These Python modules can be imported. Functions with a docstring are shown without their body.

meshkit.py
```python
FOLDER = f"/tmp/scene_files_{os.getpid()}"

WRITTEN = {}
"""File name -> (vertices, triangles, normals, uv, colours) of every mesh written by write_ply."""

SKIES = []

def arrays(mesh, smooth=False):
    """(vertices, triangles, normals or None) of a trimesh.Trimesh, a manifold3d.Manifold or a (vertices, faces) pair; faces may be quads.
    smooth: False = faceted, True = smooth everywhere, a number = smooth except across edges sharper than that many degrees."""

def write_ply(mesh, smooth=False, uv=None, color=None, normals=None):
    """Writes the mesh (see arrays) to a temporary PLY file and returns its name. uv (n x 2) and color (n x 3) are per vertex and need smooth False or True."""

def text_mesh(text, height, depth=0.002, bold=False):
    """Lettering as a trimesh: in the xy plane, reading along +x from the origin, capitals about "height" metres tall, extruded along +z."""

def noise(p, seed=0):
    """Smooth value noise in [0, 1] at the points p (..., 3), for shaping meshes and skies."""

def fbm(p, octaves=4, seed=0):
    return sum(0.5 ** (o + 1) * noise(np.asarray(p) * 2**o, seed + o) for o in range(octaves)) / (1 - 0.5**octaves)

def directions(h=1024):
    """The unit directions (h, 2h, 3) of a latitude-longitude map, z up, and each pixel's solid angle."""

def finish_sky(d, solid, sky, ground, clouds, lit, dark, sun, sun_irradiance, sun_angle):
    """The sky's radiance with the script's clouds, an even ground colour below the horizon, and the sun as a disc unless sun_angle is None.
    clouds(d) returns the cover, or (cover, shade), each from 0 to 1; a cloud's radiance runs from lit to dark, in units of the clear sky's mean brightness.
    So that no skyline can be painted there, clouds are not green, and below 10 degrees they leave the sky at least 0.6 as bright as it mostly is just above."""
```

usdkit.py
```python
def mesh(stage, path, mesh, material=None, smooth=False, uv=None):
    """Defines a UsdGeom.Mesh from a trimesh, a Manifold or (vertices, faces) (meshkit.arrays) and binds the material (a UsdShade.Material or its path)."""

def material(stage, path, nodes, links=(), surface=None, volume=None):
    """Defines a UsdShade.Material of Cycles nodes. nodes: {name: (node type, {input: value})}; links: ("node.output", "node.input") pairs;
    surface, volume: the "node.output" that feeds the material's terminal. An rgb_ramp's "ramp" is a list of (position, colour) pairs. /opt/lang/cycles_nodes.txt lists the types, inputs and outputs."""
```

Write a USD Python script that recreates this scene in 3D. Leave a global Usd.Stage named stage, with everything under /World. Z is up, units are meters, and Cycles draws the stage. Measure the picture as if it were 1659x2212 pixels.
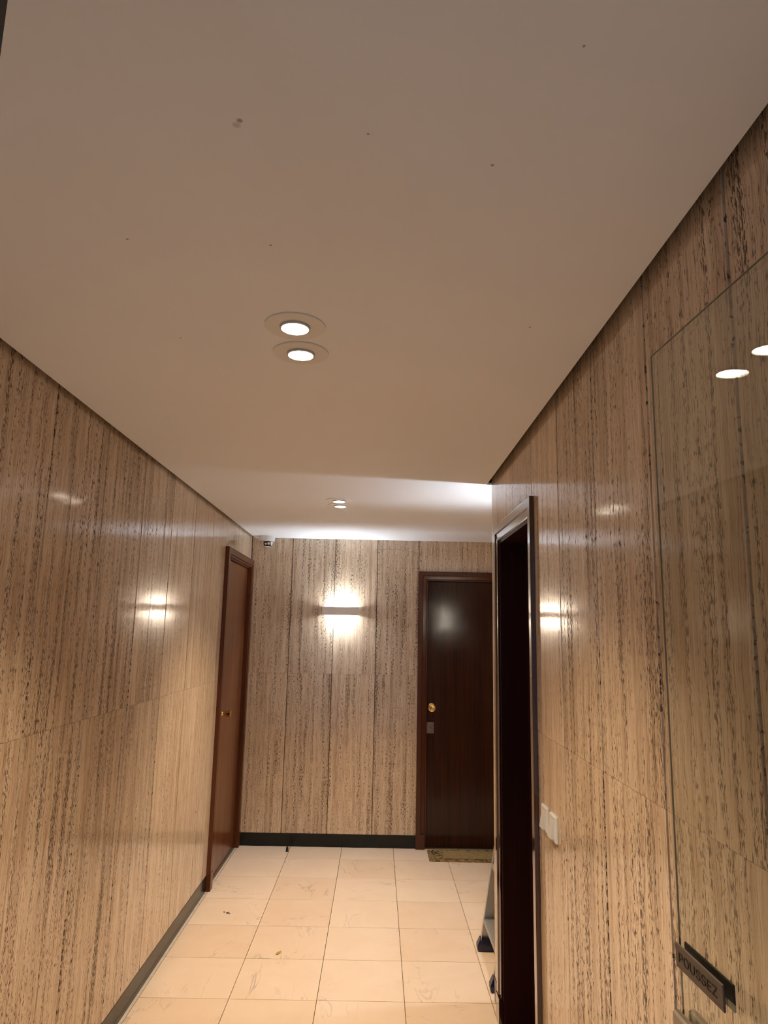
import math, random
import numpy as np, trimesh, usdkit, meshkit
from shapely.geometry import Polygon, Point, box as sbox
from shapely import affinity
from shapely.ops import unary_union
from pxr import Usd, UsdGeom, UsdLux, UsdShade, Sdf, Gf

random.seed(7)
rng = np.random.default_rng(7)
stage = Usd.Stage.CreateInMemory()
UsdGeom.SetStageUpAxis(stage, 'Z')
UsdGeom.SetStageMetersPerUnit(stage, 1.0)
UsdGeom.Xform.Define(stage, '/World')
UsdGeom.Scope.Define(stage, '/World/Looks')

# ---------------------------------------------------------------- camera, sky, exposure
IMG_W, IMG_H = 1659, 2212
FOCAL_PX, YAW, PITCH, ROLL, CAM_Z = 1495.2, 0.0062, 0.1738, 0.0204, 1.702
EXPOSURE = 2.62
BEAM, BEAM_CONE = 870.0, 52.0   # the downlights' beams
LAMP_DOWN = 10.0          # radiance of the ceiling lamps' diffusers
LAMP_WALL = 188.0         # radiance of the bulbs inside the wall lights
COL_DOWN = (1.0, 0.755, 0.485)
COL_WALL = (0.84, 0.93, 1.0)
AMBIENT = 0.024           # faint daylight entering through the open entrance behind the camera

fwd = np.array([math.sin(YAW) * math.cos(PITCH), math.cos(YAW) * math.cos(PITCH), math.sin(PITCH)])
right0 = np.array([math.cos(YAW), -math.sin(YAW), 0.0])
up0 = np.cross(right0, fwd)
right = math.cos(ROLL) * right0 + math.sin(ROLL) * up0
up = -math.sin(ROLL) * right0 + math.cos(ROLL) * up0
cam = UsdGeom.Camera.Define(stage, '/World/camera')
cam.CreateHorizontalApertureAttr(36.0)
cam.CreateVerticalApertureAttr(36.0 * IMG_H / IMG_W)
cam.CreateFocalLengthAttr(36.0 * FOCAL_PX / IMG_W)
cam.CreateClippingRangeAttr((0.02, 200.0))
cam.CreateExposureAttr(EXPOSURE)
M = Gf.Matrix4d(*[float(v) for v in (*right, 0, *up, 0, *(-fwd), 0, 0, 0, CAM_Z, 1)])
cam.AddTransformOp().Set(M)

dome = UsdLux.DomeLight.Define(stage, '/World/sky')
dome.CreateIntensityAttr(AMBIENT)
dome.CreateColorAttr(Gf.Vec3f(0.52, 0.76, 1.0))

# ---------------------------------------------------------------- helpers
used = {}


def numbered(path):
    n = used.get(path, -1) + 1
    used[path] = n
    return path if n == 0 else f'{path}_{n:03d}'


def tag(prim, label=None, cat=None, group=None, kind=None):
    p = prim.GetPrim() if hasattr(prim, 'GetPrim') else prim
    for k, v in (('label', label), ('category', cat), ('group', group), ('kind', kind)):
        if v:
            p.SetCustomDataByKey(k, v)
    return p


def thing(name, label, cat, loc=(0, 0, 0), rotz=0.0, group=None, kind=None):
    x = UsdGeom.Xform.Define(stage, numbered('/World/' + name))
    x.AddTranslateOp().Set(Gf.Vec3d(*map(float, loc)))
    if rotz:
        x.AddRotateZOp().Set(math.degrees(rotz))
    tag(x, label, cat, group, kind)
    return x.GetPrim()


def part(parent, name, mesh, m, smooth=False, uv=None, label=None, kind=None):
    base = parent.GetPath().pathString if parent is not None else '/World'
    o = usdkit.mesh(stage, numbered(f'{base}/{name}'), mesh, M_[m], smooth=smooth, uv=uv)
    tag(o, label, kind=kind)
    return o.GetPrim()


def fixed(m):
    m.merge_vertices()
    trimesh.repair.fix_normals(m)
    return m


def cat(*ms):
    return trimesh.util.concatenate([m for m in ms])


def box(x0, x1, y0, y1, z0, z1):
    m = trimesh.creation.box((x1 - x0, y1 - y0, z1 - z0))
    m.apply_translation(((x0 + x1) / 2, (y0 + y1) / 2, (z0 + z1) / 2))
    return m


def chamfer_box(x0, x1, y0, y1, z0, z1, c=0.003):
    """A box with all its edges chamfered: the hull of three slimmer boxes."""
    c = min(c, (x1 - x0) / 2.2, (y1 - y0) / 2.2, (z1 - z0) / 2.2)
    pts = np.vstack([box(x0, x1, y0 + c, y1 - c, z0 + c, z1 - c).vertices,
                     box(x0 + c, x1 - c, y0, y1, z0 + c, z1 - c).vertices,
                     box(x0 + c, x1 - c, y0 + c, y1 - c, z0, z1).vertices])
    return trimesh.convex.convex_hull(pts)


def lathe(profile, sections=32):
    return trimesh.creation.revolve(np.array(profile, float), sections=sections)


def tube(points, r, sides=8):
    p = np.asarray(points, float)
    t = np.gradient(p, axis=0)
    t /= np.linalg.norm(t, axis=1, keepdims=True)
    a = np.cross(t, np.where(np.abs(t[:, 2:]) < 0.9, [0, 0, 1.0], [1.0, 0, 0]))
    a /= np.linalg.norm(a, axis=1, keepdims=True)
    b = np.cross(t, a)
    ang = np.arange(sides) * 2 * np.pi / sides
    v = p[:, None] + r * (np.cos(ang)[None, :, None] * a[:, None] + np.sin(ang)[None, :, None] * b[:, None])
    n = len(p)
    f = []
    for i in range(n - 1):
        for j in range(sides):
            k = (j + 1) % sides
            f += [[i * sides + j, i * sides + k, (i + 1) * sides + k], [i * sides + j, (i + 1) * sides + k, (i + 1) * sides + j]]
    v = v.reshape(-1, 3)
    v = np.vstack([v, p[0], p[-1]])
    for j in range(sides):
        k = (j + 1) % sides
        f += [[n * sides, k, j], [n * sides + 1, (n - 1) * sides + j, (n - 1) * sides + k]]
    m = trimesh.Trimesh(v, f, process=False)
    trimesh.repair.fix_normals(m)
    return m


class Plane:
    """A wall plane: s runs along it, d out of it into the room, z up."""
    def __init__(self, origin, sdir, ddir):
        self.o, self.s, self.d = np.array(origin, float), np.array(sdir, float), np.array(ddir, float)

    def w(self, s, d, z):
        s, d, z = np.broadcast_arrays(np.asarray(s, float), np.asarray(d, float), np.asarray(z, float))
        return self.o + s[..., None] * self.s + d[..., None] * self.d + z[..., None] * np.array([0, 0, 1.0])

    def map(self, m):
        """mesh in (s, d, z) -> world"""
        v = np.asarray(m.vertices)
        m = trimesh.Trimesh(self.w(v[:, 0], v[:, 1], v[:, 2]), m.faces, process=False)
        return fixed(m)

    def box(self, s0, s1, d0, d1, z0, z1, c=0.0):
        return self.map(chamfer_box(s0, s1, d0, d1, z0, z1, c) if c else box(s0, s1, d0, d1, z0, z1))


# ---------------------------------------------------------------- materials
M_ = {}


def mat(name, nodes, links, surface='p.BSDF', volume=None):
    M_[name] = usdkit.material(stage, '/World/Looks/' + name, nodes, links, surface=surface, volume=volume)


def plain(name, col, rough=0.5, metallic=0.0, spec=0.5, **kw):
    mat(name, {'p': ('principled_bsdf', {'base_color': col, 'roughness': rough, 'metallic': metallic, 'specular_ior_level': spec, **kw})}, [])


def speckled(name, c0, c1, scale, rough=0.5, spec=0.5, bump=0.0, detail=4, metallic=0.0, stretch=(1, 1, 1)):
    n = {'g': ('geometry', {}), 'mp': ('mapping', {'scale': stretch}), 'n': ('noise_texture', {'scale': scale, 'detail': detail}),
         'r': ('rgb_ramp', {'ramp': [(0.3, c0), (0.7, c1)]}), 'p': ('principled_bsdf', {'roughness': rough, 'specular_ior_level': spec, 'metallic': metallic})}
    l = [('g.position', 'mp.vector'), ('mp.vector', 'n.vector'), ('n.fac', 'r.fac'), ('r.color', 'p.base_color')]
    if bump:
        n['b'] = ('bump', {'strength': bump, 'distance': 0.002})
        l += [('n.fac', 'b.height'), ('b.normal', 'p.normal')]
    mat(name, n, l)


def travertine(name, tint, pits, band):
    """Vein-cut travertine: upright bands, streaks and elongated pits, in metres of the slab's own (u, v)."""
    t = np.array(tint)
    c = lambda r, g, b: tuple(np.array((r, g, b)) * t)
    N2 = {'dimensions': '2D'}
    nodes = {
        'uv': ('attribute', {'attribute': 'st'}),
        'wm': ('mapping', {'scale': (5.0, 7.0, 1.0)}),
        'wob': ('noise_texture', {'scale': 1.0, 'detail': 3.0, 'roughness': 0.65, **N2}),
        'wmul': ('vector_math', {'math_type': 'multiply', 'vector2': (0.020, 0.0, 0.0)}),
        'wadd': ('vector_math', {'math_type': 'add'}),
        # broad bands with soft flecks
        'bm': ('mapping', {'scale': (band, 0.7, 1.0)}),
        'bn': ('noise_texture', {'scale': 1.0, 'detail': 4.0, 'roughness': 0.7, **N2}),
        # fine streaks
        'sm': ('mapping', {'scale': (240.0, 8.0, 1.0)}),
        'sn': ('noise_texture', {'scale': 1.0, 'detail': 3.0, 'roughness': 0.65, **N2}),
        # pits, gathered in some of the bands
        'pm': ('mapping', {'scale': (250.0, 54.0, 1.0), 'location': (5.0, 3.0, 0.0)}),
        'pn': ('noise_texture', {'scale': 1.0, 'detail': 2.0, 'roughness': 0.6, **N2}),
        'pb': ('mapping', {'scale': (38.0, 1.2, 1.0), 'location': (7.3, 2.1, 0.0)}),
        'pbn': ('noise_texture', {'scale': 1.0, 'detail': 2.0, **N2}),
        'pbr': ('map_range', {'from_min': 0.30, 'from_max': 0.72, 'to_min': -0.17 + pits, 'to_max': 0.135 + pits, 'clamp': True}),
        'padd': ('math', {'math_type': 'add'}),
        'pr': ('map_range', {'from_min': 0.60, 'from_max': 0.65, 'to_min': 0.0, 'to_max': 1.0, 'clamp': True}),
        'bandr': ('rgb_ramp', {'ramp': [(0.28, c(0.47, 0.345, 0.245)), (0.42, c(0.60, 0.465, 0.345)), (0.55, c(0.68, 0.545, 0.415)), (0.72, c(0.74, 0.61, 0.485))]}),
        'strr': ('rgb_ramp', {'ramp': [(0.27, (0.48, 0.40, 0.33)), (0.43, (0.88, 0.85, 0.81)), (0.58, (1.0, 1.0, 1.0)), (0.8, (1.12, 1.12, 1.10))]}),
        'm1': ('mix', {'mix_type': 'multiply', 'fac': 0.95}),
        'm3': ('mix', {'mix_type': 'mix', 'color2': (0.060, 0.036, 0.021)}),
        'pdark': ('math', {'math_type': 'multiply', 'value2': 0.90}),
        'rough': ('map_range', {'from_min': 0.0, 'from_max': 1.0, 'to_min': 0.11, 'to_max': 0.65, 'clamp': True}),
        'p': ('principled_bsdf', {'specular_ior_level': 0.62}),
    }
    links = [('uv.vector', 'wm.vector'), ('wm.vector', 'wob.vector'), ('wob.color', 'wmul.vector1'),
             ('uv.vector', 'wadd.vector1'), ('wmul.vector', 'wadd.vector2'),
             ('wadd.vector', 'bm.vector'), ('bm.vector', 'bn.vector'),
             ('wadd.vector', 'sm.vector'), ('sm.vector', 'sn.vector'),
             ('wadd.vector', 'pm.vector'), ('pm.vector', 'pn.vector'),
             ('wadd.vector', 'pb.vector'), ('pb.vector', 'pbn.vector'), ('pbn.fac', 'pbr.value'),
             ('pn.fac', 'padd.value1'), ('pbr.result', 'padd.value2'), ('padd.value', 'pr.value'),
             ('bn.fac', 'bandr.fac'), ('sn.fac', 'strr.fac'), ('bandr.color', 'm1.color1'), ('strr.color', 'm1.color2'),
             ('m1.color', 'm3.color1'), ('pr.result', 'pdark.value1'), ('pdark.value', 'm3.fac'), ('m3.color', 'p.base_color'),
             ('pr.result', 'rough.value'), ('rough.result', 'p.roughness')]
    mat(name, nodes, links)


for i, (tnt, pits_, band_) in enumerate([((1.0, 1.0, 1.0), 0.0, 22.0), ((1.10, 1.10, 1.09), -0.035, 26.0), ((0.96, 0.95, 0.94), 0.022, 18.0), ((1.04, 1.04, 1.03), -0.085, 34.0)]):
    travertine(f'travertine_{i}', tnt, pits_, band_)


def marble(name, base, vein):
    nodes = {
        'uv': ('attribute', {'attribute': 'st'}),
        'cl': ('noise_texture', {'scale': 4.0, 'detail': 4.0, 'roughness': 0.6, 'distortion': 0.6}),
        'cr': ('rgb_ramp', {'ramp': [(0.3, tuple(np.array(base) * (0.96, 0.935, 0.90))), (0.6, base), (0.8, tuple(np.minimum(np.array(base) * (1.03, 1.06, 1.08), 0.95)))]}),
        'vm': ('mapping', {'scale': (1.6, 4.5, 1.0), 'rotation': (0, 0, 0.45)}),
        'vn': ('noise_texture', {'scale': 1.3, 'detail': 6.0, 'roughness': 0.55, 'distortion': 0.9}),
        'vs': ('math', {'math_type': 'subtract', 'value2': 0.5}),
        'va': ('math', {'math_type': 'absolute'}),
        'vr': ('map_range', {'from_min': 0.0, 'from_max': 0.011, 'to_min': 1.0, 'to_max': 0.0, 'clamp': True}),
        'mk': ('noise_texture', {'scale': 2.6, 'detail': 2.0}),
        'mr': ('map_range', {'from_min': 0.50, 'from_max': 0.66, 'to_min': 0.0, 'to_max': 0.75, 'clamp': True}),
        'vv': ('math', {'math_type': 'multiply'}),
        'm': ('mix', {'mix_type': 'mix', 'color2': vein}),
        'p': ('principled_bsdf', {'roughness': 0.30, 'specular_ior_level': 0.4}),
    }
    links = [('uv.vector', 'cl.vector'), ('cl.fac', 'cr.fac'), ('uv.vector', 'vm.vector'), ('vm.vector', 'vn.vector'), ('vn.fac', 'vs.value1'), ('vs.value', 'va.value1'),
             ('va.value', 'vr.value'), ('uv.vector', 'mk.vector'), ('mk.fac', 'mr.value'), ('vr.result', 'vv.value1'), ('mr.result', 'vv.value2'),
             ('vv.value', 'm.fac'), ('cr.color', 'm.color1'), ('m.color', 'p.base_color')]
    mat(name, nodes, links)


FLOOR_VARIANTS = [((0.83, 0.665, 0.520), (0.36, 0.29, 0.26)), ((0.85, 0.69, 0.545), (0.37, 0.32, 0.29)),
                  ((0.82, 0.645, 0.495), (0.37, 0.28, 0.24)), ((0.86, 0.705, 0.565), (0.38, 0.32, 0.28))]
for i, (b_, v_) in enumerate(FLOOR_VARIANTS):
    marble(f'floor_marble_{i}', b_, v_)


def wood(name, dark, light, rough=0.22, coat=0.0, spec=0.5):
    nodes = {
        'g': ('geometry', {}),
        'mp': ('mapping', {'scale': (70.0, 70.0, 1.3)}),
        'n': ('noise_texture', {'scale': 1.0, 'detail': 4.0, 'roughness': 0.6, 'distortion': 0.3}),
        'mp2': ('mapping', {'scale': (9.0, 9.0, 0.5)}),
        'n2': ('noise_texture', {'scale': 1.0, 'detail': 3.0}),
        'mx': ('math', {'math_type': 'multiply_add', 'value2': 0.55}),
        'sc': ('math', {'math_type': 'multiply', 'value2': 0.45}),
        'r': ('rgb_ramp', {'ramp': [(0.36, dark), (0.62, light)]}),
        'b': ('bump', {'strength': 0.06, 'distance': 0.001}),
        'p': ('principled_bsdf', {'roughness': rough, 'specular_ior_level': spec, 'coat_weight': coat, 'coat_roughness': 0.05}),
    }
    links = [('g.position', 'mp.vector'), ('mp.vector', 'n.vector'), ('g.position', 'mp2.vector'), ('mp2.vector', 'n2.vector'), ('n2.fac', 'sc.value1'),
             ('n.fac', 'mx.value1'), ('sc.value', 'mx.value3'), ('mx.value', 'r.fac'), ('r.color', 'p.base_color'), ('n.fac', 'b.height'), ('b.normal', 'p.normal')]
    mat(name, nodes, links)


wood('wood_left_leaf', (0.110, 0.034, 0.0095), (0.190, 0.064, 0.018), rough=0.26, spec=0.3)
wood('wood_left_frame', (0.075, 0.021, 0.0065), (0.125, 0.037, 0.011), rough=0.25, spec=0.3)
wood('wood_end_leaf', (0.020, 0.0058, 0.0028), (0.040, 0.0115, 0.0050), rough=0.13, spec=0.30)
wood('wood_end_frame', (0.055, 0.0155, 0.0055), (0.095, 0.027, 0.009), rough=0.2, spec=0.35)
wood('wood_right', (0.022, 0.0045, 0.0038), (0.036, 0.0075, 0.0060), rough=0.11, spec=0.7, coat=0.8)
wood('wood_right_leaf', (0.020, 0.0042, 0.0036), (0.032, 0.0068, 0.0055), rough=0.35, spec=0.2)

# ceiling paint, with a handful of small marks and a smudge
marks = [(-0.241, 1.337, 0.004), (-0.538, 1.327, 0.004), (0.181, 1.069, 0.004), (-0.032, 1.001, 0.003), (0.383, 1.699, 0.004), (-0.564, 1.817, 0.004), (-0.607, 3.348, 0.006), (0.266, 0.821, 0.003), (-0.243, 0.988, 0.0085), (-0.236, 0.978, 0.006)]
cn = {'g': ('geometry', {}), 'big': ('noise_texture', {'scale': 2.2, 'detail': 3.0}), 'br': ('rgb_ramp', {'ramp': [(0.3, (0.86, 0.88, 0.93)), (0.7, (0.88, 0.90, 0.95))]}),
      'mx': ('mix', {'mix_type': 'mix', 'color2': (0.30, 0.24, 0.21)}), 'p': ('principled_bsdf', {'roughness': 0.75, 'specular_ior_level': 0.25})}
cl = [('g.position', 'big.vector'), ('big.fac', 'br.fac'),
      ('br.color', 'mx.color1'), ('mx.color', 'p.base_color')]
prev = None
for i, (x, y, r) in enumerate(marks):
    cn[f'd{i}'] = ('vector_math', {'math_type': 'distance', 'vector2': (x, y, 2.5)})
    cn[f'm{i}'] = ('map_range', {'from_min': r * 0.5, 'from_max': r, 'to_min': 0.75 if r < 0.007 else 0.35, 'to_max': 0.0, 'clamp': True})
    cl += [('g.position', f'd{i}.vector1'), (f'd{i}.value', f'm{i}.value')]
    if prev:
        cn[f'a{i}'] = ('math', {'math_type': 'maximum'})
        cl += [(prev, f'a{i}.value1'), (f'm{i}.result', f'a{i}.value2')]
        prev = f'a{i}.value'
    else:
        prev = f'm{i}.result'
cl.append((prev, 'mx.fac'))
mat('ceiling_paint', cn, cl)

plain('void_dark', (0.05, 0.045, 0.04), 0.9)
plain('mortar', (0.10, 0.07, 0.047), 0.9)
plain('threshold_stone', (0.16, 0.12, 0.09), 0.5)
plain('grout', (0.22, 0.14, 0.09), 0.9)
speckled('black_stone', (0.005, 0.006, 0.005), (0.013, 0.014, 0.012), 120, rough=0.2, spec=0.3)
speckled('edge_strip', (0.60, 0.52, 0.44), (0.74, 0.66, 0.57), 25, rough=0.4)
plain('lamp_white', (0.80, 0.79, 0.77), 0.5)
plain('lamp_ring', (0.55, 0.55, 0.55), 0.35)
plain('plaster_white', (0.80, 0.78, 0.75), 0.6)
plain('plastic_white', (0.72, 0.735, 0.76), 0.25)
plain('plastic_rocker', (0.66, 0.675, 0.70), 0.3)
plain('smoked_dome', (0.006, 0.006, 0.007), 0.05, spec=0.8)
plain('lens_metal', (0.5, 0.5, 0.52), 0.15, metallic=1.0)
plain('brass', (0.83, 0.60, 0.24), 0.16, metallic=1.0)
speckled('steel_plate', (0.16, 0.13, 0.11), (0.24, 0.20, 0.175), 220, rough=0.42, metallic=0.6)
plain('key_dark', (0.02, 0.018, 0.016), 0.5)
speckled('aluminium', (0.52, 0.51, 0.50), (0.60, 0.59, 0.58), 300, rough=0.42, metallic=0.85, stretch=(1, 1, 0.05))
plain('navy_plastic', (0.012, 0.017, 0.055), 0.22)
plain('black_plastic', (0.008, 0.008, 0.012), 0.4)
plain('rubber_black', (0.012, 0.012, 0.011), 0.6)
speckled('lock_metal', (0.34, 0.30, 0.26), (0.44, 0.40, 0.35), 260, rough=0.4, metallic=0.75, stretch=(1, 0.05, 1))
speckled('sign_metal', (0.115, 0.095, 0.082), (0.155, 0.13, 0.115), 300, rough=0.45, metallic=0.5, stretch=(1, 0.05, 1))
plain('sign_ink', (0.006, 0.006, 0.006), 0.6)
plain('sign_back', (0.018, 0.022, 0.018), 0.5)
plain('post_metal', (0.014, 0.016, 0.013), 0.45)
plain('leaf_yellow', (0.42, 0.31, 0.045), 0.5)
plain('scrap_dark', (0.03, 0.025, 0.03), 0.6)
mat('emit_down', {'e': ('emission', {'color': (1.0, 0.86, 0.68), 'strength': LAMP_DOWN})}, [], surface='e.emission')
mat('emit_wall', {'e': ('emission', {'color': COL_WALL, 'strength': LAMP_WALL})}, [], surface='e.emission')
# pane of the glass door: sunlight and lamplight pass, a slight grey-green tint, mirror reflection by angle
mat('door_glass', {'t': ('transparent_bsdf', {'color': (0.88, 0.90, 0.875)}), 'g': ('glossy_bsdf', {'roughness': 0.0, 'color': (1, 1, 1)}), 'f': ('fresnel', {}),
                   'geo': ('geometry', {}), 'ior': ('map_range', {'from_min': 0.0, 'from_max': 1.0, 'to_min': 1.5, 'to_max': 0.6667}),   # the same pane seen from either face
                   'm': ('mix_closure', {})}, [('geo.backfacing', 'ior.value'), ('ior.result', 'f.IOR'), ('f.fac', 'm.fac'), ('t.BSDF', 'm.closure1'), ('g.BSDF', 'm.closure2')], surface='m.closure')
plain('glass_edge', (0.16, 0.14, 0.11), 0.3)
# coir mat
mat('mat_coir', {'g': ('geometry', {}), 'n': ('noise_texture', {'scale': 46.0, 'detail': 3.0, 'distortion': 1.2}), 'n2': ('noise_texture', {'scale': 420.0, 'detail': 2.0}),
                 'r': ('rgb_ramp', {'ramp': [(0.40, (0.15, 0.10, 0.042)), (0.58, (0.36, 0.25, 0.115))]}), 'b': ('bump', {'strength': 0.8, 'distance': 0.004}),
                 'p': ('principled_bsdf', {'roughness': 0.95, 'specular_ior_level': 0.1})},
    [('g.position', 'n.vector'), ('g.position', 'n2.vector'), ('n.fac', 'r.fac'), ('r.color', 'p.base_color'), ('n2.fac', 'b.height'), ('b.normal', 'p.normal')])
speckled('mat_field', (0.26, 0.18, 0.08), (0.40, 0.285, 0.135), 60, rough=0.95, spec=0.1, bump=0.6)
speckled('mat_motif', (0.030, 0.028, 0.014), (0.075, 0.058, 0.026), 70, rough=0.95, spec=0.1)

# ---------------------------------------------------------------- dimensions
XL, XR, YE, YC, ZC = -1.098, 0.5959, 5.9592, 3.63, 2.50
XS, Y0 = 1.95, -0.75              # side wall of the recess; entrance end of the hall
ZJ, ZTOP, PT = 1.36, 2.56, 0.02   # joint between the two courses of panels; top of the panels; panel thickness
ZB = 0.10
left = Plane((XL, 0, 0), (0, 1, 0), (1, 0, 0))
rightw = Plane((XR, 0, 0), (0, 1, 0), (-1, 0, 0))
end = Plane((0, YE, 0), (1, 0, 0), (0, -1, 0))
ret = Plane((0, YC, 0), (1, 0, 0), (0, 1, 0))
side = Plane((XS, 0, 0), (0, 1, 0), (-1, 0, 0))
# openings (s0, s1, z1) behind the architraves
OP_L = (5.005, 5.895, 2.235)
OP_E = (0.415, 1.315, 2.165)
OP_R = (2.705, 3.395, 2.165)

# ---------------------------------------------------------------- floor
floor = thing('floor', 'floor of square pinkish beige marble tiles with grey veins', 'floor', kind='structure')
part(floor, 'mortar_bed', box(XL, XS, Y0, YE, -0.06, -0.0135), 'grout')
TS, TX0, TY0, TG = 0.4125, -0.6596, 5.6613, 0.0015
xs = [-1.081] + [TX0 + k * TS for k in range(7)]
xs = [v for v in xs if v < XS] + [XS]
ys = [YE] + [TY0 - k * TS for k in range(16)]
ys = [v for v in ys if v > Y0] + [Y0]


def floor_tile(poly):
    p = poly.buffer(-TG, join_style=2)
    inner = p.buffer(-0.0004, join_style=2)
    if inner.is_empty:
        return
    a = np.array(p.exterior.coords[:-1])
    b = np.array(inner.exterior.coords[:-1])
    k = len(a)
    if len(b) != k:
        b = a
    v = np.vstack([np.c_[a, np.full(k, -0.013)], np.c_[a, np.full(k, -0.0004)], np.c_[b, np.zeros(k)]])
    f = []
    for lo in (0, k):
        for i in range(k):
            j = (i + 1) % k
            f += [[lo + i, lo + j, lo + k + j], [lo + i, lo + k + j, lo + k + i]]
    import mapbox_earcut  # noqa: F401
    vv, ff = trimesh.creation.triangulate_polygon(Polygon(b), engine='earcut')
    order = [int(np.argmin(np.hypot(*(b - q).T))) for q in vv]
    for t in ff:
        f.append([2 * k + order[i] for i in t])
        f.append([order[i] for i in t[::-1]])
    m = trimesh.Trimesh(v, f, process=False)
    trimesh.repair.fix_normals(m)
    off = rng.uniform(0, 60, 2)
    rot = rng.integers(0, 4)
    c, s = [(1, 0), (0, 1), (-1, 0), (0, -1)][rot]
    uv = np.c_[v[:, 0] * c - v[:, 1] * s, v[:, 0] * s + v[:, 1] * c] + off
    part(floor, 'marble_tile', m, f'floor_marble_{rng.integers(0, 4)}', uv=uv)


walk = unary_union([sbox(-1.081, Y0, XR, YE), sbox(XR, YC, XS, YE)])
for i in range(len(xs) - 1):
    for j in range(len(ys) - 1):
        q = sbox(xs[i], ys[j + 1], xs[i + 1], ys[j]).intersection(walk)
        if q.is_empty or q.area < 4e-4:
            continue
        q = q.simplify(1e-6)
        floor_tile(Polygon(q.exterior.coords))
part(floor, 'edge_strip', box(XL + 0.0005, -1.0825, Y0, YE, -0.0135, -0.0004), 'edge_strip', label='narrow pale stone strip along the left wall')

# ---------------------------------------------------------------- walls of travertine panels
def panel_mesh(pl, poly, bevel):
    """One slab: polygon in (s, z), front face at d = 0, back at d = -PT; upright edges bevelled on plain rectangles."""
    x0, z0, x1, z1 = poly.bounds
    rect = abs(poly.area - (x1 - x0) * (z1 - z0)) < 1e-7
    if rect:
        c = bevel
        prof = np.array([(x0, -PT), (x0, -0.012), (x0 + c, 0), (x1 - c, 0), (x1, -0.012), (x1, -PT)])
        k = len(prof)
        v = np.vstack([np.c_[prof, np.full(k, z0)], np.c_[prof, np.full(k, z1)]])
        f = []
        for i in range(k):
            j = (i + 1) % k
            f += [[i, j, k + j], [i, k + j, k + i]]
        for i in range(1, k - 1):
            f += [[0, i, i + 1], [k, k + i + 1, k + i]]
        m = trimesh.Trimesh(v, f, process=False)
    else:
        m = trimesh.creation.extrude_polygon(poly, PT, engine='earcut')
        v = np.asarray(m.vertices)
        m = trimesh.Trimesh(np.c_[v[:, 0], v[:, 2] - PT, v[:, 1]], m.faces, process=False)
    return m


def panel_wall(prim, pl, seams, openings, z0=ZB, ztop=ZTOP, joint=ZJ, variants=None, gap=0.0022, bev=0.0035):
    seen = []
    for a, b in zip(seams[:-1], seams[1:]):
        off = rng.uniform(0, 80, 2)
        variant = int(variants[len(seen) % len(variants)]) if variants else int(rng.integers(0, 3))
        seen.append(1)
        for lo, hi in (((z0, joint), (joint, ztop)) if joint else ((z0, ztop),)):
            q = sbox(a + gap, lo + 0.0004, b - gap, hi - 0.0004)
            for (o0, o1, oz) in openings:
                q = q.difference(sbox(o0, -1, o1, oz))
            geoms = [q] if q.geom_type == 'Polygon' else list(q.geoms)
            for g in geoms:
                if g.is_empty or g.area < 1e-3:
                    continue
                m = panel_mesh(pl, g, bev)
                v = np.asarray(m.vertices)
                dv = rng.uniform(0, 3) if lo >= ZJ else 0.0
                uv = np.c_[v[:, 0] + off[0], v[:, 2] + off[1] + dv]
                wm = trimesh.Trimesh(pl.w(v[:, 0], v[:, 1] - 0.0002 * variant, v[:, 2]), m.faces, process=False)
                trimesh.repair.fix_normals(wm)
                part(prim, 'stone_panel', wm, f'travertine_{variant}', uv=uv)


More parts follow.
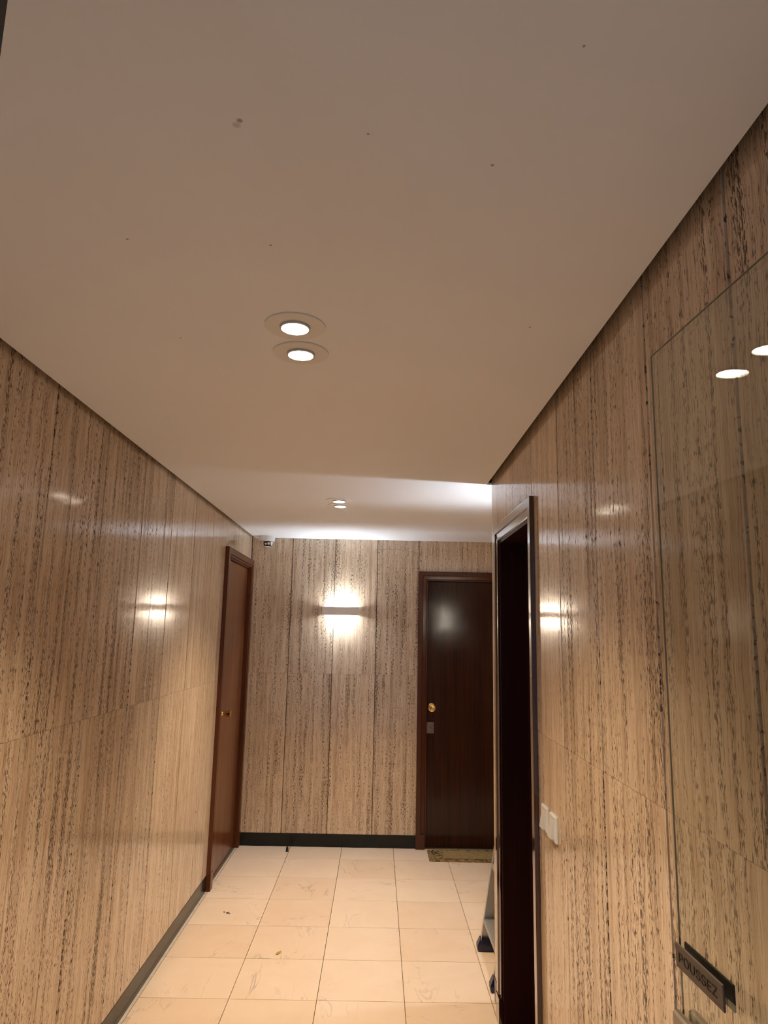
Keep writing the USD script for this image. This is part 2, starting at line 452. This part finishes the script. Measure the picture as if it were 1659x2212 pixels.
def core(pl, s0, s1, z1, openings, d0, d1):
    ms, s = [], s0
    for (a, b, z) in openings:
        ms += [pl.box(s, a, d0, d1, -0.05, z1), pl.box(a, b, d0, d1, z, z1)]
        s = b
    ms.append(pl.box(s, s1, d0, d1, -0.05, z1))
    return cat(*ms)


wl = thing('wall_left', 'left wall of upright polished travertine panels', 'wall', kind='structure')
part(wl, 'wall_core', core(left, Y0, YE, 2.62, [OP_L], -0.26, -PT - 0.0005), 'mortar')
LS = [5.010 - 0.4592 * k for k in range(12, -1, -1)] + [5.49, YE - 0.0005]
LS = [max(v, Y0) for v in LS if v > Y0 - 0.4]
panel_wall(wl, left, LS, [OP_L], variants=(2, 0, 2, 0, 1, 2, 0, 2, 2, 0, 1, 3, 3, 3, 3)[-(len(LS) - 1):])
tb = thing('baseboard_left', 'low black stone skirting along the left wall', 'skirting board', kind='structure')
part(tb, 'skirting_stone', left.box(Y0, OP_L[0] - 0.066, -PT, 0.0015, 0.0005, ZB - 0.0005), 'black_stone')

wr = thing('wall_right', 'right wall of upright polished travertine panels', 'wall', kind='structure')
part(wr, 'wall_core', core(rightw, Y0, YC - PT - 0.001, 2.62, [OP_R], -0.24, -PT - 0.0005), 'mortar')
RS = [Y0, -0.48, -0.08, 0.32, 0.72, 1.105, 1.485, 1.885, 2.270, 2.672, 3.072, 3.480, YC - 0.0005]
panel_wall(wr, rightw, RS, [OP_R], variants=(0, 2, 2, 0, 2, 0, 0, 2, 1, 0, 1, 3), gap=0.0016)
tb = thing('baseboard_right', 'low black stone skirting along the right wall', 'skirting board', kind='structure')
part(tb, 'skirting_stone', rightw.box(Y0, OP_R[0] - 0.066, -PT, 0.0015, 0.0005, ZB - 0.0005), 'black_stone')
part(tb, 'skirting_stone', rightw.box(OP_R[1] + 0.066, YC - 0.001, -PT, 0.0015, 0.0005, ZB - 0.0005), 'black_stone')

we = thing('wall_end', 'end wall of upright travertine panels facing the entrance', 'wall', kind='structure')
part(we, 'wall_core', core(end, XL - 0.26, XS + 0.2, 2.62, [OP_E], -0.26, -PT - 0.0005), 'mortar')
ES = [XL + 0.0005, -0.7431, -0.3742, -0.0098, 0.352, 0.72, 1.09, 1.45, XS - 0.0005]
panel_wall(we, end, ES, [OP_E], variants=(1, 0, 1, 0, 1, 1, 1, 1), gap=0.0007, bev=0.0022)
cr = [(0.0, 2.417), (0.02, 2.418), (0.05, 2.421), (0.085, 2.4215), (0.11, 2.418), (0.15, 2.421), (0.19, 2.420), (0.225, 2.418), (0.245, 2.410), (0.275, 2.401), (0.31, 2.394), (0.345, 2.386)]
part(we, 'hairline_crack', tube([end.w(s, 0.0001, z) for s, z in cr], 0.0007, 5), 'mortar', label='thin crack across the panel under the ceiling')
tb = thing('baseboard_end', 'black stone skirting along the foot of the end wall', 'skirting board', kind='structure')
for a, b in ((XL + 0.0005, -0.4285), (-0.4275, OP_E[0] - 0.069)):
    part(tb, 'skirting_stone', end.box(a, b, -PT, 0.0015, 0.0005, ZB - 0.0005), 'black_stone')

wb = thing('wall_return', 'short travertine wall round the corner behind the right wall', 'wall', kind='structure')
part(wb, 'wall_core', ret.box(XR + 0.245, XS, -0.26, -PT - 0.0005, -0.05, 2.62), 'mortar')
panel_wall(wb, ret, [XR + PT + 0.0015, 0.97, 1.35, 1.73, XS - 0.0005], [], z0=0.0)
ws = thing('wall_side', 'travertine wall closing the recess on the right', 'wall', kind='structure')
part(ws, 'wall_core', side.box(YC - 0.25, YE + 0.2, -0.22, -PT - 0.0005, -0.05, 2.62), 'mortar')
panel_wall(ws, side, [YC + 0.0005, 4.15, 4.60, 5.05, 5.50, YE - 0.0005], [], z0=0.0)

# ---------------------------------------------------------------- ceiling: a suspended sheet with shadow gaps
DOWN = [(-0.2345, 1.722, 'nearer of the two round downlights of the near pair'), (-0.2385, 1.900, 'farther of the two round downlights of the near pair'),
        (-0.2495, 4.165, 'nearer of the two round downlights of the far pair'), (-0.2510, 4.335, 'farther of the two round downlights of the far pair')]
ceil = thing('ceiling', 'flat white painted suspended ceiling with shadow gaps along the walls', 'ceiling', kind='structure')
cp = unary_union([sbox(XL + 0.020, Y0, XR - 0.025, YC), sbox(XL + 0.020, YC - 0.001, XS, YE)])
for x, y, _ in DOWN:
    cp = cp.difference(Point(x, y).buffer(0.046, quad_segs=12))
cm = trimesh.creation.extrude_polygon(cp, 0.012, engine='earcut')
cm.apply_translation((0, 0, ZC))
part(ceil, 'ceiling_sheet', cm, 'ceiling_paint')
part(ceil, 'slab_above', box(XL - 0.26, XS + 0.2, Y0, YE + 0.26, 2.621, 2.70), 'void_dark')

# ---------------------------------------------------------------- doors: architrave pieces mitred at the corners
def architrave(prim, pl, s0, s1, z1, width, depth, m, plinth_h=0.115, jambs=(0, 1), flat=False):
    """Opening s0..s1 up to z1; the moulding lies outside it, with an outer flat, a step and a bevel to the opening."""
    w, d = width, depth
    prof = [(0.0, 0.0), (0.0, d * 0.45), (w * 0.06, d * 0.62), (w * 0.42, d * 0.70), (w * 0.50, d), (w * 0.97, d), (w, d * 0.94), (w, 0.0)]
    if flat:
        prof = [(0.0, 0.0), (0.0, d * 0.62), (w * 0.16, d * 0.70), (w * 0.22, d), (w * 0.97, d), (w, d * 0.94), (w, 0.0)]
    k = len(prof)
    prof = [(a, max(b, 0.0003)) for a, b in prof]

    def sweep(stations):
        v, f = [], []
        for st in stations:
            v += [st(a, b) for a, b in prof]
        n = len(stations)
        for i in range(n - 1):
            for j in range(k):
                q = (j + 1) % k
                f += [[i * k + j, i * k + q, (i + 1) * k + q], [i * k + j, (i + 1) * k + q, (i + 1) * k + j]]
        for j in range(1, k - 1):
            f += [[0, j, j + 1], [(n - 1) * k, (n - 1) * k + j + 1, (n - 1) * k + j]]
        mm = trimesh.Trimesh([pl.w(*p_) for p_ in v], f, process=False)
        trimesh.repair.fix_normals(mm)
        return mm
    if 0 in jambs:
        part(prim, 'frame_jamb', sweep([lambda a, b: (s0 - a, b, plinth_h), lambda a, b: (s0 - a, b, z1 + a)]), m)
    if 1 in jambs:
        part(prim, 'frame_jamb', sweep([lambda a, b: (s1 + a, b, plinth_h), lambda a, b: (s1 + a, b, z1 + a)]), m)
    part(prim, 'frame_head', sweep([lambda a, b: (s0 - a, b, z1 + a), lambda a, b: (s1 + a, b, z1 + a)]), m)
    for q, (a, b) in enumerate(((s0 - w - 0.002, s0 + 0.001), (s1 - 0.001, s1 + w + 0.002))):
        if q in jambs:
            part(prim, 'frame_plinth', pl.box(a, b, 0.0003, d + 0.003, 0.0005, plinth_h - 0.0005, c=0.0015), m)


def lining(prim, pl, s0, s1, z1, deep, m, t=0.012):
    """The boards that line the opening through the wall, three pieces."""
    part(prim, 'frame_lining', pl.box(s0 + 0.0003, s0 + t, -deep, -0.0003, 0.0045, z1 - t), m)
    part(prim, 'frame_lining', pl.box(s1 - t, s1 - 0.0003, -deep, -0.0003, 0.0045, z1 - t), m)
    part(prim, 'frame_lining', pl.box(s0 + 0.0003, s1 - 0.0003, -deep, -0.0003, z1 - t, z1 - 0.0003), m)


def backing(prim, pl, s0, s1, z1, m='threshold_stone'):
    part(prim, 'threshold', pl.box(s0, s1, -0.262, -0.0008, -0.03, 0.004), m)
    part(prim, 'dark_void', pl.box(s0 - 0.02, s1 + 0.02, -0.275, -0.263, -0.03, z1 + 0.02), 'void_dark')


def knob(prim_parent, pl, s, z, d0):
    """Brass knob: rosette, neck and a flared drum, its axis out of the wall."""
    ax = trimesh.geometry.align_vectors([0, 0, 1], pl.d)
    o = pl.w(s, d0, z)

    def place(m):
        m.apply_scale(1.12)
        m.apply_transform(ax)
        m.apply_translation(o)
        return m
    k = part(prim_parent, 'door_knob', place(lathe([(0, 0.028), (0.010, 0.028), (0.011, 0.034), (0.017, 0.040), (0.0215, 0.052), (0.023, 0.064), (0.0255, 0.068), (0.0255, 0.0705), (0.021, 0.072), (0.012, 0.0685), (0, 0.068)], 40)), 'brass', smooth=35, label='brass door knob')
    part(k, 'rosette', place(lathe([(0, 0), (0.030, 0), (0.0305, 0.003), (0.026, 0.008), (0.018, 0.011), (0.012, 0.017), (0.009, 0.022), (0.009, 0.029), (0, 0.029)], 40)), 'brass', smooth=35)


d1 = thing('door_1', 'tall mid-brown mahogany door at the far end of the left wall', 'door', kind='structure')
architrave(d1, left, OP_L[0], OP_L[1], OP_L[2], 0.062, 0.028, 'wood_left_frame', flat=True)
backing(d1, left, OP_L[0], OP_L[1], OP_L[2])
lining(d1, left, OP_L[0], OP_L[1], OP_L[2], 0.20, 'wood_left_frame')
part(d1, 'door_leaf', left.box(OP_L[0] + 0.017, OP_L[1] - 0.017, -0.056, -0.012, 0.012, OP_L[2] - 0.016, c=0.002), 'wood_left_leaf')
knob(d1, left, OP_L[0] + 0.105, 1.118, -0.012)

d2 = thing('door_2', 'dark polished wooden door in the end wall, beside the corner', 'door', kind='structure')
architrave(d2, end, OP_E[0], OP_E[1], OP_E[2], 0.070, 0.026, 'wood_end_frame')
backing(d2, end, OP_E[0], OP_E[1], OP_E[2])
lining(d2, end, OP_E[0], OP_E[1], OP_E[2], 0.20, 'wood_end_frame')
part(d2, 'door_leaf', end.box(OP_E[0] + 0.014, OP_E[1] - 0.014, -0.060, -0.014, 0.010, OP_E[2] - 0.015, c=0.002), 'wood_end_leaf')
knob(d2, end, OP_E[0] + 0.050, 1.104, -0.014)
lk = part(d2, 'lock_plate', end.box(0.429, 0.488, -0.0138, -0.0100, 0.894, 0.985, c=0.0015), 'steel_plate', label='grey metal lock plate')
cyl = trimesh.creation.cylinder(0.015, 0.006, sections=32)
cyl.apply_transform(trimesh.transformations.rotation_matrix(math.pi / 2, (1, 0, 0)))
cyl.apply_translation(end.w(0.4585, -0.0085, 0.940))
part(lk, 'lock_cylinder', cyl, 'steel_plate', smooth=30)
part(lk, 'keyhole', end.box(0.451, 0.466, -0.0054, -0.0048, 0.9385, 0.9415), 'key_dark')
for sx in (0.436, 0.481):
    for sz in (0.902, 0.977):
        sc = trimesh.creation.cylinder(0.0035, 0.002, sections=12)
        sc.apply_transform(trimesh.transformations.rotation_matrix(math.pi / 2, (1, 0, 0)))
        sc.apply_translation(end.w(sx, -0.0095, sz))
        part(lk, 'screw', sc, 'lens_metal', smooth=30)

d3 = thing('door_3', 'very dark wooden door deep in its frame in the right wall', 'door', kind='structure')
architrave(d3, rightw, OP_R[0], OP_R[1], OP_R[2], 0.075, 0.018, 'wood_right')
backing(d3, rightw, OP_R[0], OP_R[1], OP_R[2], 'wood_right')
lining(d3, rightw, OP_R[0], OP_R[1], OP_R[2], 0.175, 'wood_right_leaf')
part(d3, 'door_leaf', rightw.box(OP_R[0] + 0.014, OP_R[1] - 0.014, -0.165, -0.120, 0.010, OP_R[2] - 0.015, c=0.002), 'wood_right_leaf')

# glass door swung back against the right wall
TH = 0.050
gdir = np.array([math.sin(TH), -math.cos(TH), 0.0])     # from the free edge back to the hinge
gnor = np.array([-math.cos(TH), -math.sin(TH), 0.0])     # towards the middle of the hall
gp = Plane((0.4475, 1.089, 0), gdir, gnor)
d4 = thing('door_4', 'frameless clear glass door swung open in front of the right wall', 'door', kind='structure')
part(d4, 'glass_pane', gp.map(chamfer_box(0, 0.95, -0.005, 0.005, 0.012, 2.166, 0.0015)), 'door_glass', label='clear tempered glass pane')
part(d4, 'polished_edge', gp.map(cat(box(-0.0008, 0.0, -0.0013, 0.0013, 0.012, 2.1668), box(-0.0008, 0.95, -0.0013, 0.0013, 2.166, 2.1668))), 'glass_edge', label='dark green polished edge of the glass')
sp = part(d4, 'sign_plate', gp.map(chamfer_box(0.001, 0.1290, 0.0053, 0.0083, 1.2405, 1.2735, 0.003)), 'sign_metal', label='dark metal plate reading POUSSEZ')
tx = meshkit.text_mesh('POUSSEZ', 0.0122, depth=0.0005)
v = np.asarray(tx.vertices)
w_ = v[:, 0].max() - v[:, 0].min()
zc_ = (v[:, 1].max() + v[:, 1].min()) / 2
tv = np.c_[(v[:, 0] - v[:, 0].min()) / w_ * 0.102 + 0.0115, v[:, 2] + 0.00835, v[:, 1] - zc_ + 1.2570]
tm = trimesh.Trimesh(gp.w(tv[:, 0], tv[:, 1], tv[:, 2]), tx.faces, process=False)
trimesh.repair.fix_normals(tm)
part(sp, 'lettering', tm, 'sign_ink', label='black letters POUSSEZ')
part(d4, 'sign_plate', gp.map(chamfer_box(0.001, 0.1290, -0.0083, -0.0053, 1.2405, 1.2735, 0.003)), 'sign_back', label='back plate on the far side of the glass')
part(d4, 'lock_case', gp.map(chamfer_box(0.001, 0.170, 0.0053, 0.0175, 1.020, 1.186, 0.003)), 'lock_metal', label='brushed metal lock case on the glass edge')
part(d4, 'lock_case', gp.map(chamfer_box(0.001, 0.170, -0.0175, -0.0053, 1.020, 1.186, 0.003)), 'lock_metal', label='lock case on the far side of the glass')
for zz in (0.012, 2.106):
    for dd in ((0.0053, 0.0150), (-0.0150, -0.0053)):
        part(d4, 'hinge_patch', gp.map(chamfer_box(0.80, 0.95, dd[0], dd[1], zz, zz + 0.06, 0.002)), 'lock_metal')

t1 = thing('trim_1', 'dark upright metal post of the entrance at the upper left', 'post', kind='structure')
part(t1, 'post_profile', chamfer_box(-0.385, -0.3195, 0.44, 0.50, 0.0005, ZC - 0.0005, 0.002), 'post_metal')

# ---------------------------------------------------------------- ceiling lamps
def downlight(x, y, which):
    t = thing('ceiling_downlight', f'round recessed white ceiling downlight, {which}', 'ceiling light', (x, y, ZC), group=None)
    part(t, 'trim_plate', lathe([(0.0405, 0.0), (0.0405, -0.0042), (0.0792, -0.0042), (0.0800, -0.0034), (0.0800, -0.0002), (0.0405, -0.0002)], 72), 'lamp_white', smooth=30)
    part(t, 'inner_ring', lathe([(0.0345, 0.006), (0.0345, -0.0075), (0.0365, -0.0105), (0.0402, -0.0095), (0.0402, 0.006), (0.0345, 0.006)], 64), 'lamp_ring', smooth=40, label='grey inner ring')
    part(t, 'housing', lathe([(0.0, 0.055), (0.0402, 0.055), (0.0402, 0.0065), (0.0385, 0.0065), (0.0385, 0.052), (0.0, 0.052)], 48), 'lamp_ring', smooth=30)
    dsk = trimesh.creation.cylinder(0.0343, 0.001, sections=20)
    dsk.apply_translation((0, 0, 0.0012))
    part(t, 'diffuser', dsk, 'emit_down', label='glowing white diffuser')
    beam = UsdLux.SphereLight.Define(stage, t.GetPath().pathString + '/beam')     # the lens throws most of the light downwards
    beam.AddTranslateOp().Set(Gf.Vec3d(0, 0, -0.03))
    beam.AddRotateXYZOp().Set(Gf.Vec3f(0, 0, 0))
    beam.CreateRadiusAttr(0.02)
    beam.CreateIntensityAttr(BEAM)
    beam.CreateColorAttr(Gf.Vec3f(*COL_DOWN))
    sh_ = UsdLux.ShapingAPI.Apply(beam.GetPrim())
    sh_.CreateShapingConeAngleAttr(BEAM_CONE)
    sh_.CreateShapingConeSoftnessAttr(1.0)


for x, y, w in DOWN:
    downlight(x, y, w)

# ---------------------------------------------------------------- wall lights, open above and below
def wall_light(pl, s, z, label):
    t = thing('wall_light', label, 'wall light', pl.w(s, 0, z))
    loc = Plane((0, 0, 0), pl.s, pl.d)
    W2, H2, D = 0.1535, 0.0335, 0.074
    part(t, 'front_panel', loc.map(chamfer_box(-W2, W2, D - 0.006, D, -H2, H2, 0.0012)), 'plaster_white')
    for sg in (-1, 1):
        a, b = sorted((sg * W2, sg * (W2 - 0.006)))
        part(t, 'end_panel', loc.map(box(a, b, 0.0045, D - 0.0062, -H2, H2)), 'plaster_white')
    part(t, 'back_plate', loc.map(chamfer_box(-0.10, 0.10, 0.0003, 0.004, -0.028, 0.028, 0.001)), 'plaster_white')
    for sg in (-1, 1):
        a, b = sorted((sg * 0.064, sg * 0.052))
        part(t, 'lamp_holder', loc.map(chamfer_box(a, b, 0.0042, 0.042, -0.010, 0.010, 0.002)), 'plaster_white')
    c = trimesh.creation.cylinder(0.008, 0.102, sections=8)
    c.apply_transform(trimesh.geometry.align_vectors([0, 0, 1], pl.s))
    c.apply_translation(loc.w(0, 0.032, 0))
    part(t, 'bulb', c, 'emit_wall', smooth=40, label='glowing linear bulb')
    return t


wall_light(end, -0.3145, 1.8815, 'white box wall light shining up and down on the end wall')
wall_light(ret, 0.800, 1.8815, 'white wall light round the right corner, mirrored in the dark end door')

# ---------------------------------------------------------------- security camera
sc_ = thing('security_camera', 'small white dome security camera under the ceiling in the far left corner', 'security camera', (-0.957, 5.885, ZC))
part(sc_, 'housing', lathe([(0, -0.0003), (0.066, -0.0003), (0.067, -0.006), (0.064, -0.030), (0.060, -0.040), (0.052, -0.044), (0, -0.044)], 48), 'plastic_white', smooth=35)
ang = np.linspace(0, math.pi / 2, 12)
part(sc_, 'dome_window', lathe([(0, -0.043)] + [(0.046 * math.cos(a), -0.0443 - 0.040 * math.sin(a)) for a in ang[:-1]] + [(0, -0.0843)], 40), 'smoked_dome', smooth=40, label='black glossy dome')
# white shroud, open as a slot to the front, and the lens showing in it
sh = trimesh.creation.icosphere(3, 0.0480)
sh = trimesh.intersections.slice_mesh_plane(sh, (0, 0, -1), (0, 0, -0.004), cap=False)
keep = [f for f in range(len(sh.faces)) if not (sh.triangles_center[f][1] < 0.012 and abs(sh.triangles_center[f][0] - 0.004) < 0.030 and sh.triangles_center[f][2] > -0.040)]
sh.update_faces(np.array([i in set(keep) for i in range(len(sh.faces))]))
sh.remove_unreferenced_vertices()
sv = np.asarray(sh.vertices)
nn = len(sv)
shell = trimesh.Trimesh(np.vstack([sv, sv * 0.975]), np.vstack([sh.faces, sh.faces[:, ::-1] + nn]), process=False)
shell.apply_translation((0, 0, -0.0443))
part(sc_, 'shroud', shell, 'plastic_white', smooth=True)
for (lx, lz, lr) in ((0.020, -0.063, 0.011), (-0.006, -0.066, 0.008)):
    ln = trimesh.creation.cylinder(lr, 0.010, sections=24)
    ln.apply_transform(trimesh.geometry.align_vectors([0, 0, 1], [0.15, -0.9, -0.35]))
    dvec = np.array([lx, -0.0375, lz])
    ln.apply_translation(dvec)
    part(sc_, 'lens_ring', ln, 'lens_metal', smooth=30)

# ---------------------------------------------------------------- light switches
def switch(s, label):
    t = thing('light_switch', label, 'light switch', rightw.w(s, 0, 1.0870))
    loc = Plane((0, 0, 0), rightw.s, rightw.d)
    prof = lambda q, d: [(-q, d, -q), (q, d, -q), (q, d, q), (-q, d, q)]
    pts = np.array(prof(0.0405, 0.0003) + prof(0.0405, 0.005) + prof(0.0375, 0.0095))
    part(t, 'face_plate', loc.map(trimesh.convex.convex_hull(pts)), 'plastic_white')
    a, zt, zb = 0.0235, 0.0235, -0.0300
    pts = np.array([(-a, 0.0093, zb), (a, 0.0093, zb), (a, 0.0093, zt), (-a, 0.0093, zt), (-a, 0.0205, zb), (a, 0.0205, zb), (a, 0.0103, zt), (-a, 0.0103, zt)])
    part(t, 'rocker', loc.map(trimesh.convex.convex_hull(pts)), 'plastic_rocker')


switch(2.522, 'white rocker light switch right next to the dark door frame')
switch(2.406, 'white rocker light switch of the pair farther from the door frame')

# ---------------------------------------------------------------- stepladder round the corner
lad = thing('stepladder', 'aluminium stepladder with navy feet standing round the right-hand corner', 'ladder', (0.615, 3.95, 0))
LEAN = (0.715 - 0.632) / (0.575 - 0.07)     # x per z of the front stiles
NY, FY, HT = -0.235, 0.205, 1.55             # near and far stile (y), height


def stile_x(z):
    return -0.012 + LEAN * (z - 0.05)


def channel(y, sgn):
    """A C-section stile: web on the outside, two short flanges."""
    ms = []
    for (dx0, dx1, dy0, dy1) in ((0.0, 0.058, 0.0, 0.0025), (0.0, 0.0025, -0.022, 0.0), (0.0555, 0.058, -0.022, 0.0)):
        a, b = sorted((y + sgn * dy0, y + sgn * dy1))
        pts = []
        for z in (0.055, HT):
            x = stile_x(z)
            pts += [(x + dx0, a, z), (x + dx1, a, z), (x + dx0, b, z), (x + dx1, b, z)]
        ms.append(trimesh.convex.convex_hull(np.array(pts)))
    return cat(*ms)


part(lad, 'stile', channel(NY, -1), 'aluminium')
part(lad, 'stile', channel(FY, 1), 'aluminium')
for k in range(5):
    z = 0.165 + k * 0.285
    x = stile_x(z)
    st = part(lad, 'step', chamfer_box(x + 0.0005, x + 0.085, NY + 0.003, FY - 0.003, z - 0.026, z, 0.001), 'aluminium')
    for g in range(9):
        gx = x + 0.006 + g * 0.0085
        part(st, 'tread_rib', box(gx, gx + 0.004, NY + 0.004, FY - 0.004, z - 0.0005, z + 0.0018), 'aluminium')
    for g in range(3):
        gz = z - 0.022 + g * 0.007
        part(st, 'tread_rib', box(x - 0.001, x + 0.001, NY + 0.004, FY - 0.004, gz, gz + 0.0035), 'aluminium')


def foot(x, y):
    q = lambda hx, hy, z, ox=0.0: [(x + ox - hx, y - hy, z), (x + ox + hx, y - hy, z), (x + ox + hx, y + hy, z), (x + ox - hx, y + hy, z)]
    pts = np.array(q(0.040, 0.021, 0.0) + q(0.046, 0.024, 0.012) + q(0.046, 0.024, 0.030) + q(0.033, 0.019, 0.066, 0.004))
    f_ = part(lad, 'foot', trimesh.convex.convex_hull(pts), 'navy_plastic', label='navy blue plastic foot')
    for rx in (-0.022, 0.0, 0.022):
        part(f_, 'grip_rib', chamfer_box(x + rx - 0.002, x + rx + 0.002, y - 0.0262, y - 0.022, 0.008, 0.045, 0.0008), 'navy_plastic')


for y in (NY, FY):
    foot(stile_x(0.05) + 0.028, y)
pts = np.array([(stile_x(0.13) + 0.035, FY - 0.012, 0.137), (stile_x(0.13) + 0.10, FY - 0.012, 0.137), (stile_x(0.1) + 0.10, FY - 0.012, 0.055), (stile_x(0.1) + 0.055, FY - 0.012, 0.075)])
pts = np.vstack([pts, pts + (0, 0.010, 0)])
part(lad, 'corner_brace', trimesh.convex.convex_hull(pts), 'black_plastic', label='dark plastic brace under the lowest step')
for y in (NY + 0.02, FY - 0.02):
    r0, r1 = np.array([0.66, y, 0.02]), np.array([stile_x(HT) + 0.07, y, HT])
    o = np.array([0.012, 0, 0]); h = np.array([0, 0.010, 0])
    part(lad, 'rear_leg', trimesh.convex.convex_hull(np.array([r0 - o - h, r0 + o - h, r0 - o + h, r0 + o + h, r1 - o - h, r1 + o - h, r1 - o + h, r1 + o + h])), 'aluminium')
    part(lad, 'foot', chamfer_box(0.640, 0.685, y - 0.018, y + 0.018, 0.0, 0.06, 0.006), 'navy_plastic', label='navy blue plastic foot')
part(lad, 'top_platform', chamfer_box(stile_x(HT) - 0.01, stile_x(HT) + 0.13, NY - 0.02, FY + 0.02, HT + 0.0005, HT + 0.035, 0.006), 'navy_plastic')

# ---------------------------------------------------------------- doormat
dm = thing('doormat', 'olive brown patterned doormat in front of the dark end door', 'doormat', (0.93, 5.785, 0))


def slab(poly, z0, z1):
    m = trimesh.creation.extrude_polygon(poly, z1 - z0, engine='earcut')
    m.apply_translation((0, 0, z0))
    return m


mp = sbox(-0.495, -0.145, 0.495, 0.135).buffer(0.0)
mp = mp.buffer(-0.02).buffer(0.02, quad_segs=4)
part(dm, 'mat_body', slab(mp, 0.0, 0.009), 'mat_coir')
part(dm, 'mat_field', slab(sbox(-0.375, -0.085, 0.375, 0.095), 0.0092, 0.0112), 'mat_field', label='lighter centre panel')
mot = []
r2 = random.Random(3)
for k in range(26):
    cx = r2.uniform(-0.465, -0.392) if k < 14 else r2.uniform(0.392, 0.465)
    cy = r2.uniform(-0.11, 0.105)
    e = affinity.rotate(affinity.scale(Point(0, 0).buffer(1.0, quad_segs=3), 0.016, 0.006), r2.uniform(0, 180))
    mot.append(affinity.translate(e, cx, cy))
for k in range(20):
    cx, cy = -0.36 + k * 0.038, r2.choice((0.115, -0.112)) + r2.uniform(-0.006, 0.006)
    e = affinity.rotate(affinity.scale(Point(0, 0).buffer(1.0, quad_segs=3), 0.017, 0.006), r2.uniform(0, 180))
    mot.append(affinity.translate(e, cx, cy))
u = unary_union(mot).intersection(mp.buffer(-0.012))
ms = [slab(g, 0.0092, 0.0102) for g in (u.geoms if hasattr(u, 'geoms') else [u]) if g.area > 1e-5]
part(dm, 'leaf_motif', cat(*ms), 'mat_motif', label='dark leaf pattern round the border', kind='stuff')

# ---------------------------------------------------------------- small things on the floor
ds = thing('door_stop', 'tiny black bullet-shaped door stop on the floor by the end wall', 'door stop', (-0.671, 5.825, 0))
part(ds, 'stop_body', lathe([(0, 0), (0.0115, 0), (0.0120, 0.004), (0.0098, 0.006), (0.0098, 0.026), (0.008, 0.033), (0.004, 0.037), (0, 0.038)], 24), 'rubber_black', smooth=40)
lf_pts = []
for i in range(13):
    a = i / 12
    lf_pts.append((a, 0.19 * math.sin(math.pi * a ** 0.8)))
poly = Polygon([(p_[0], p_[1]) for p_ in lf_pts] + [(p_[0], -p_[1]) for p_ in lf_pts[::-1][1:-1]])
lm = trimesh.creation.extrude_polygon(affinity.scale(poly, 0.052, 0.052, origin=(0, 0)), 0.0006, engine='earcut')
lv = np.asarray(lm.vertices).copy()
lv[:, 2] += 0.0006 + 3.0 * (lv[:, 0] - 0.026) ** 2 + 10.0 * lv[:, 1] ** 2
lm = trimesh.Trimesh(lv, lm.faces, process=False)
lm.apply_transform(trimesh.transformations.rotation_matrix(1.15, (0, 0, 1)))
lm.apply_translation((-0.503, 4.055, 0))
o = part(None, 'fallen_leaf', lm, 'leaf_yellow')
tag(o, 'small yellow leaf lying on the floor tiles', 'leaf')
q3 = random.Random(11)
spots = [(-0.876, 4.597, 0.010), (-0.900, 4.610, 0.006), (-0.862, 4.588, 0.005)]
scr = []
for (x, y, r) in spots:
    g = trimesh.creation.icosphere(1, 1.0)
    gv = np.asarray(g.vertices) * (1 + 0.25 * rng.normal(size=(len(g.vertices), 1)))
    gv = gv * (r, r * 0.6, r * 0.35)
    gv[:, 2] -= gv[:, 2].min()
    scr.append(trimesh.Trimesh(gv + (x, y, 0), g.faces, process=False))
o = part(None, 'dirt_crumbs', cat(*scr), 'scrap_dark')
tag(o, 'dark crumbs of dirt on the tiles near the left door', 'dirt', kind='stuff')
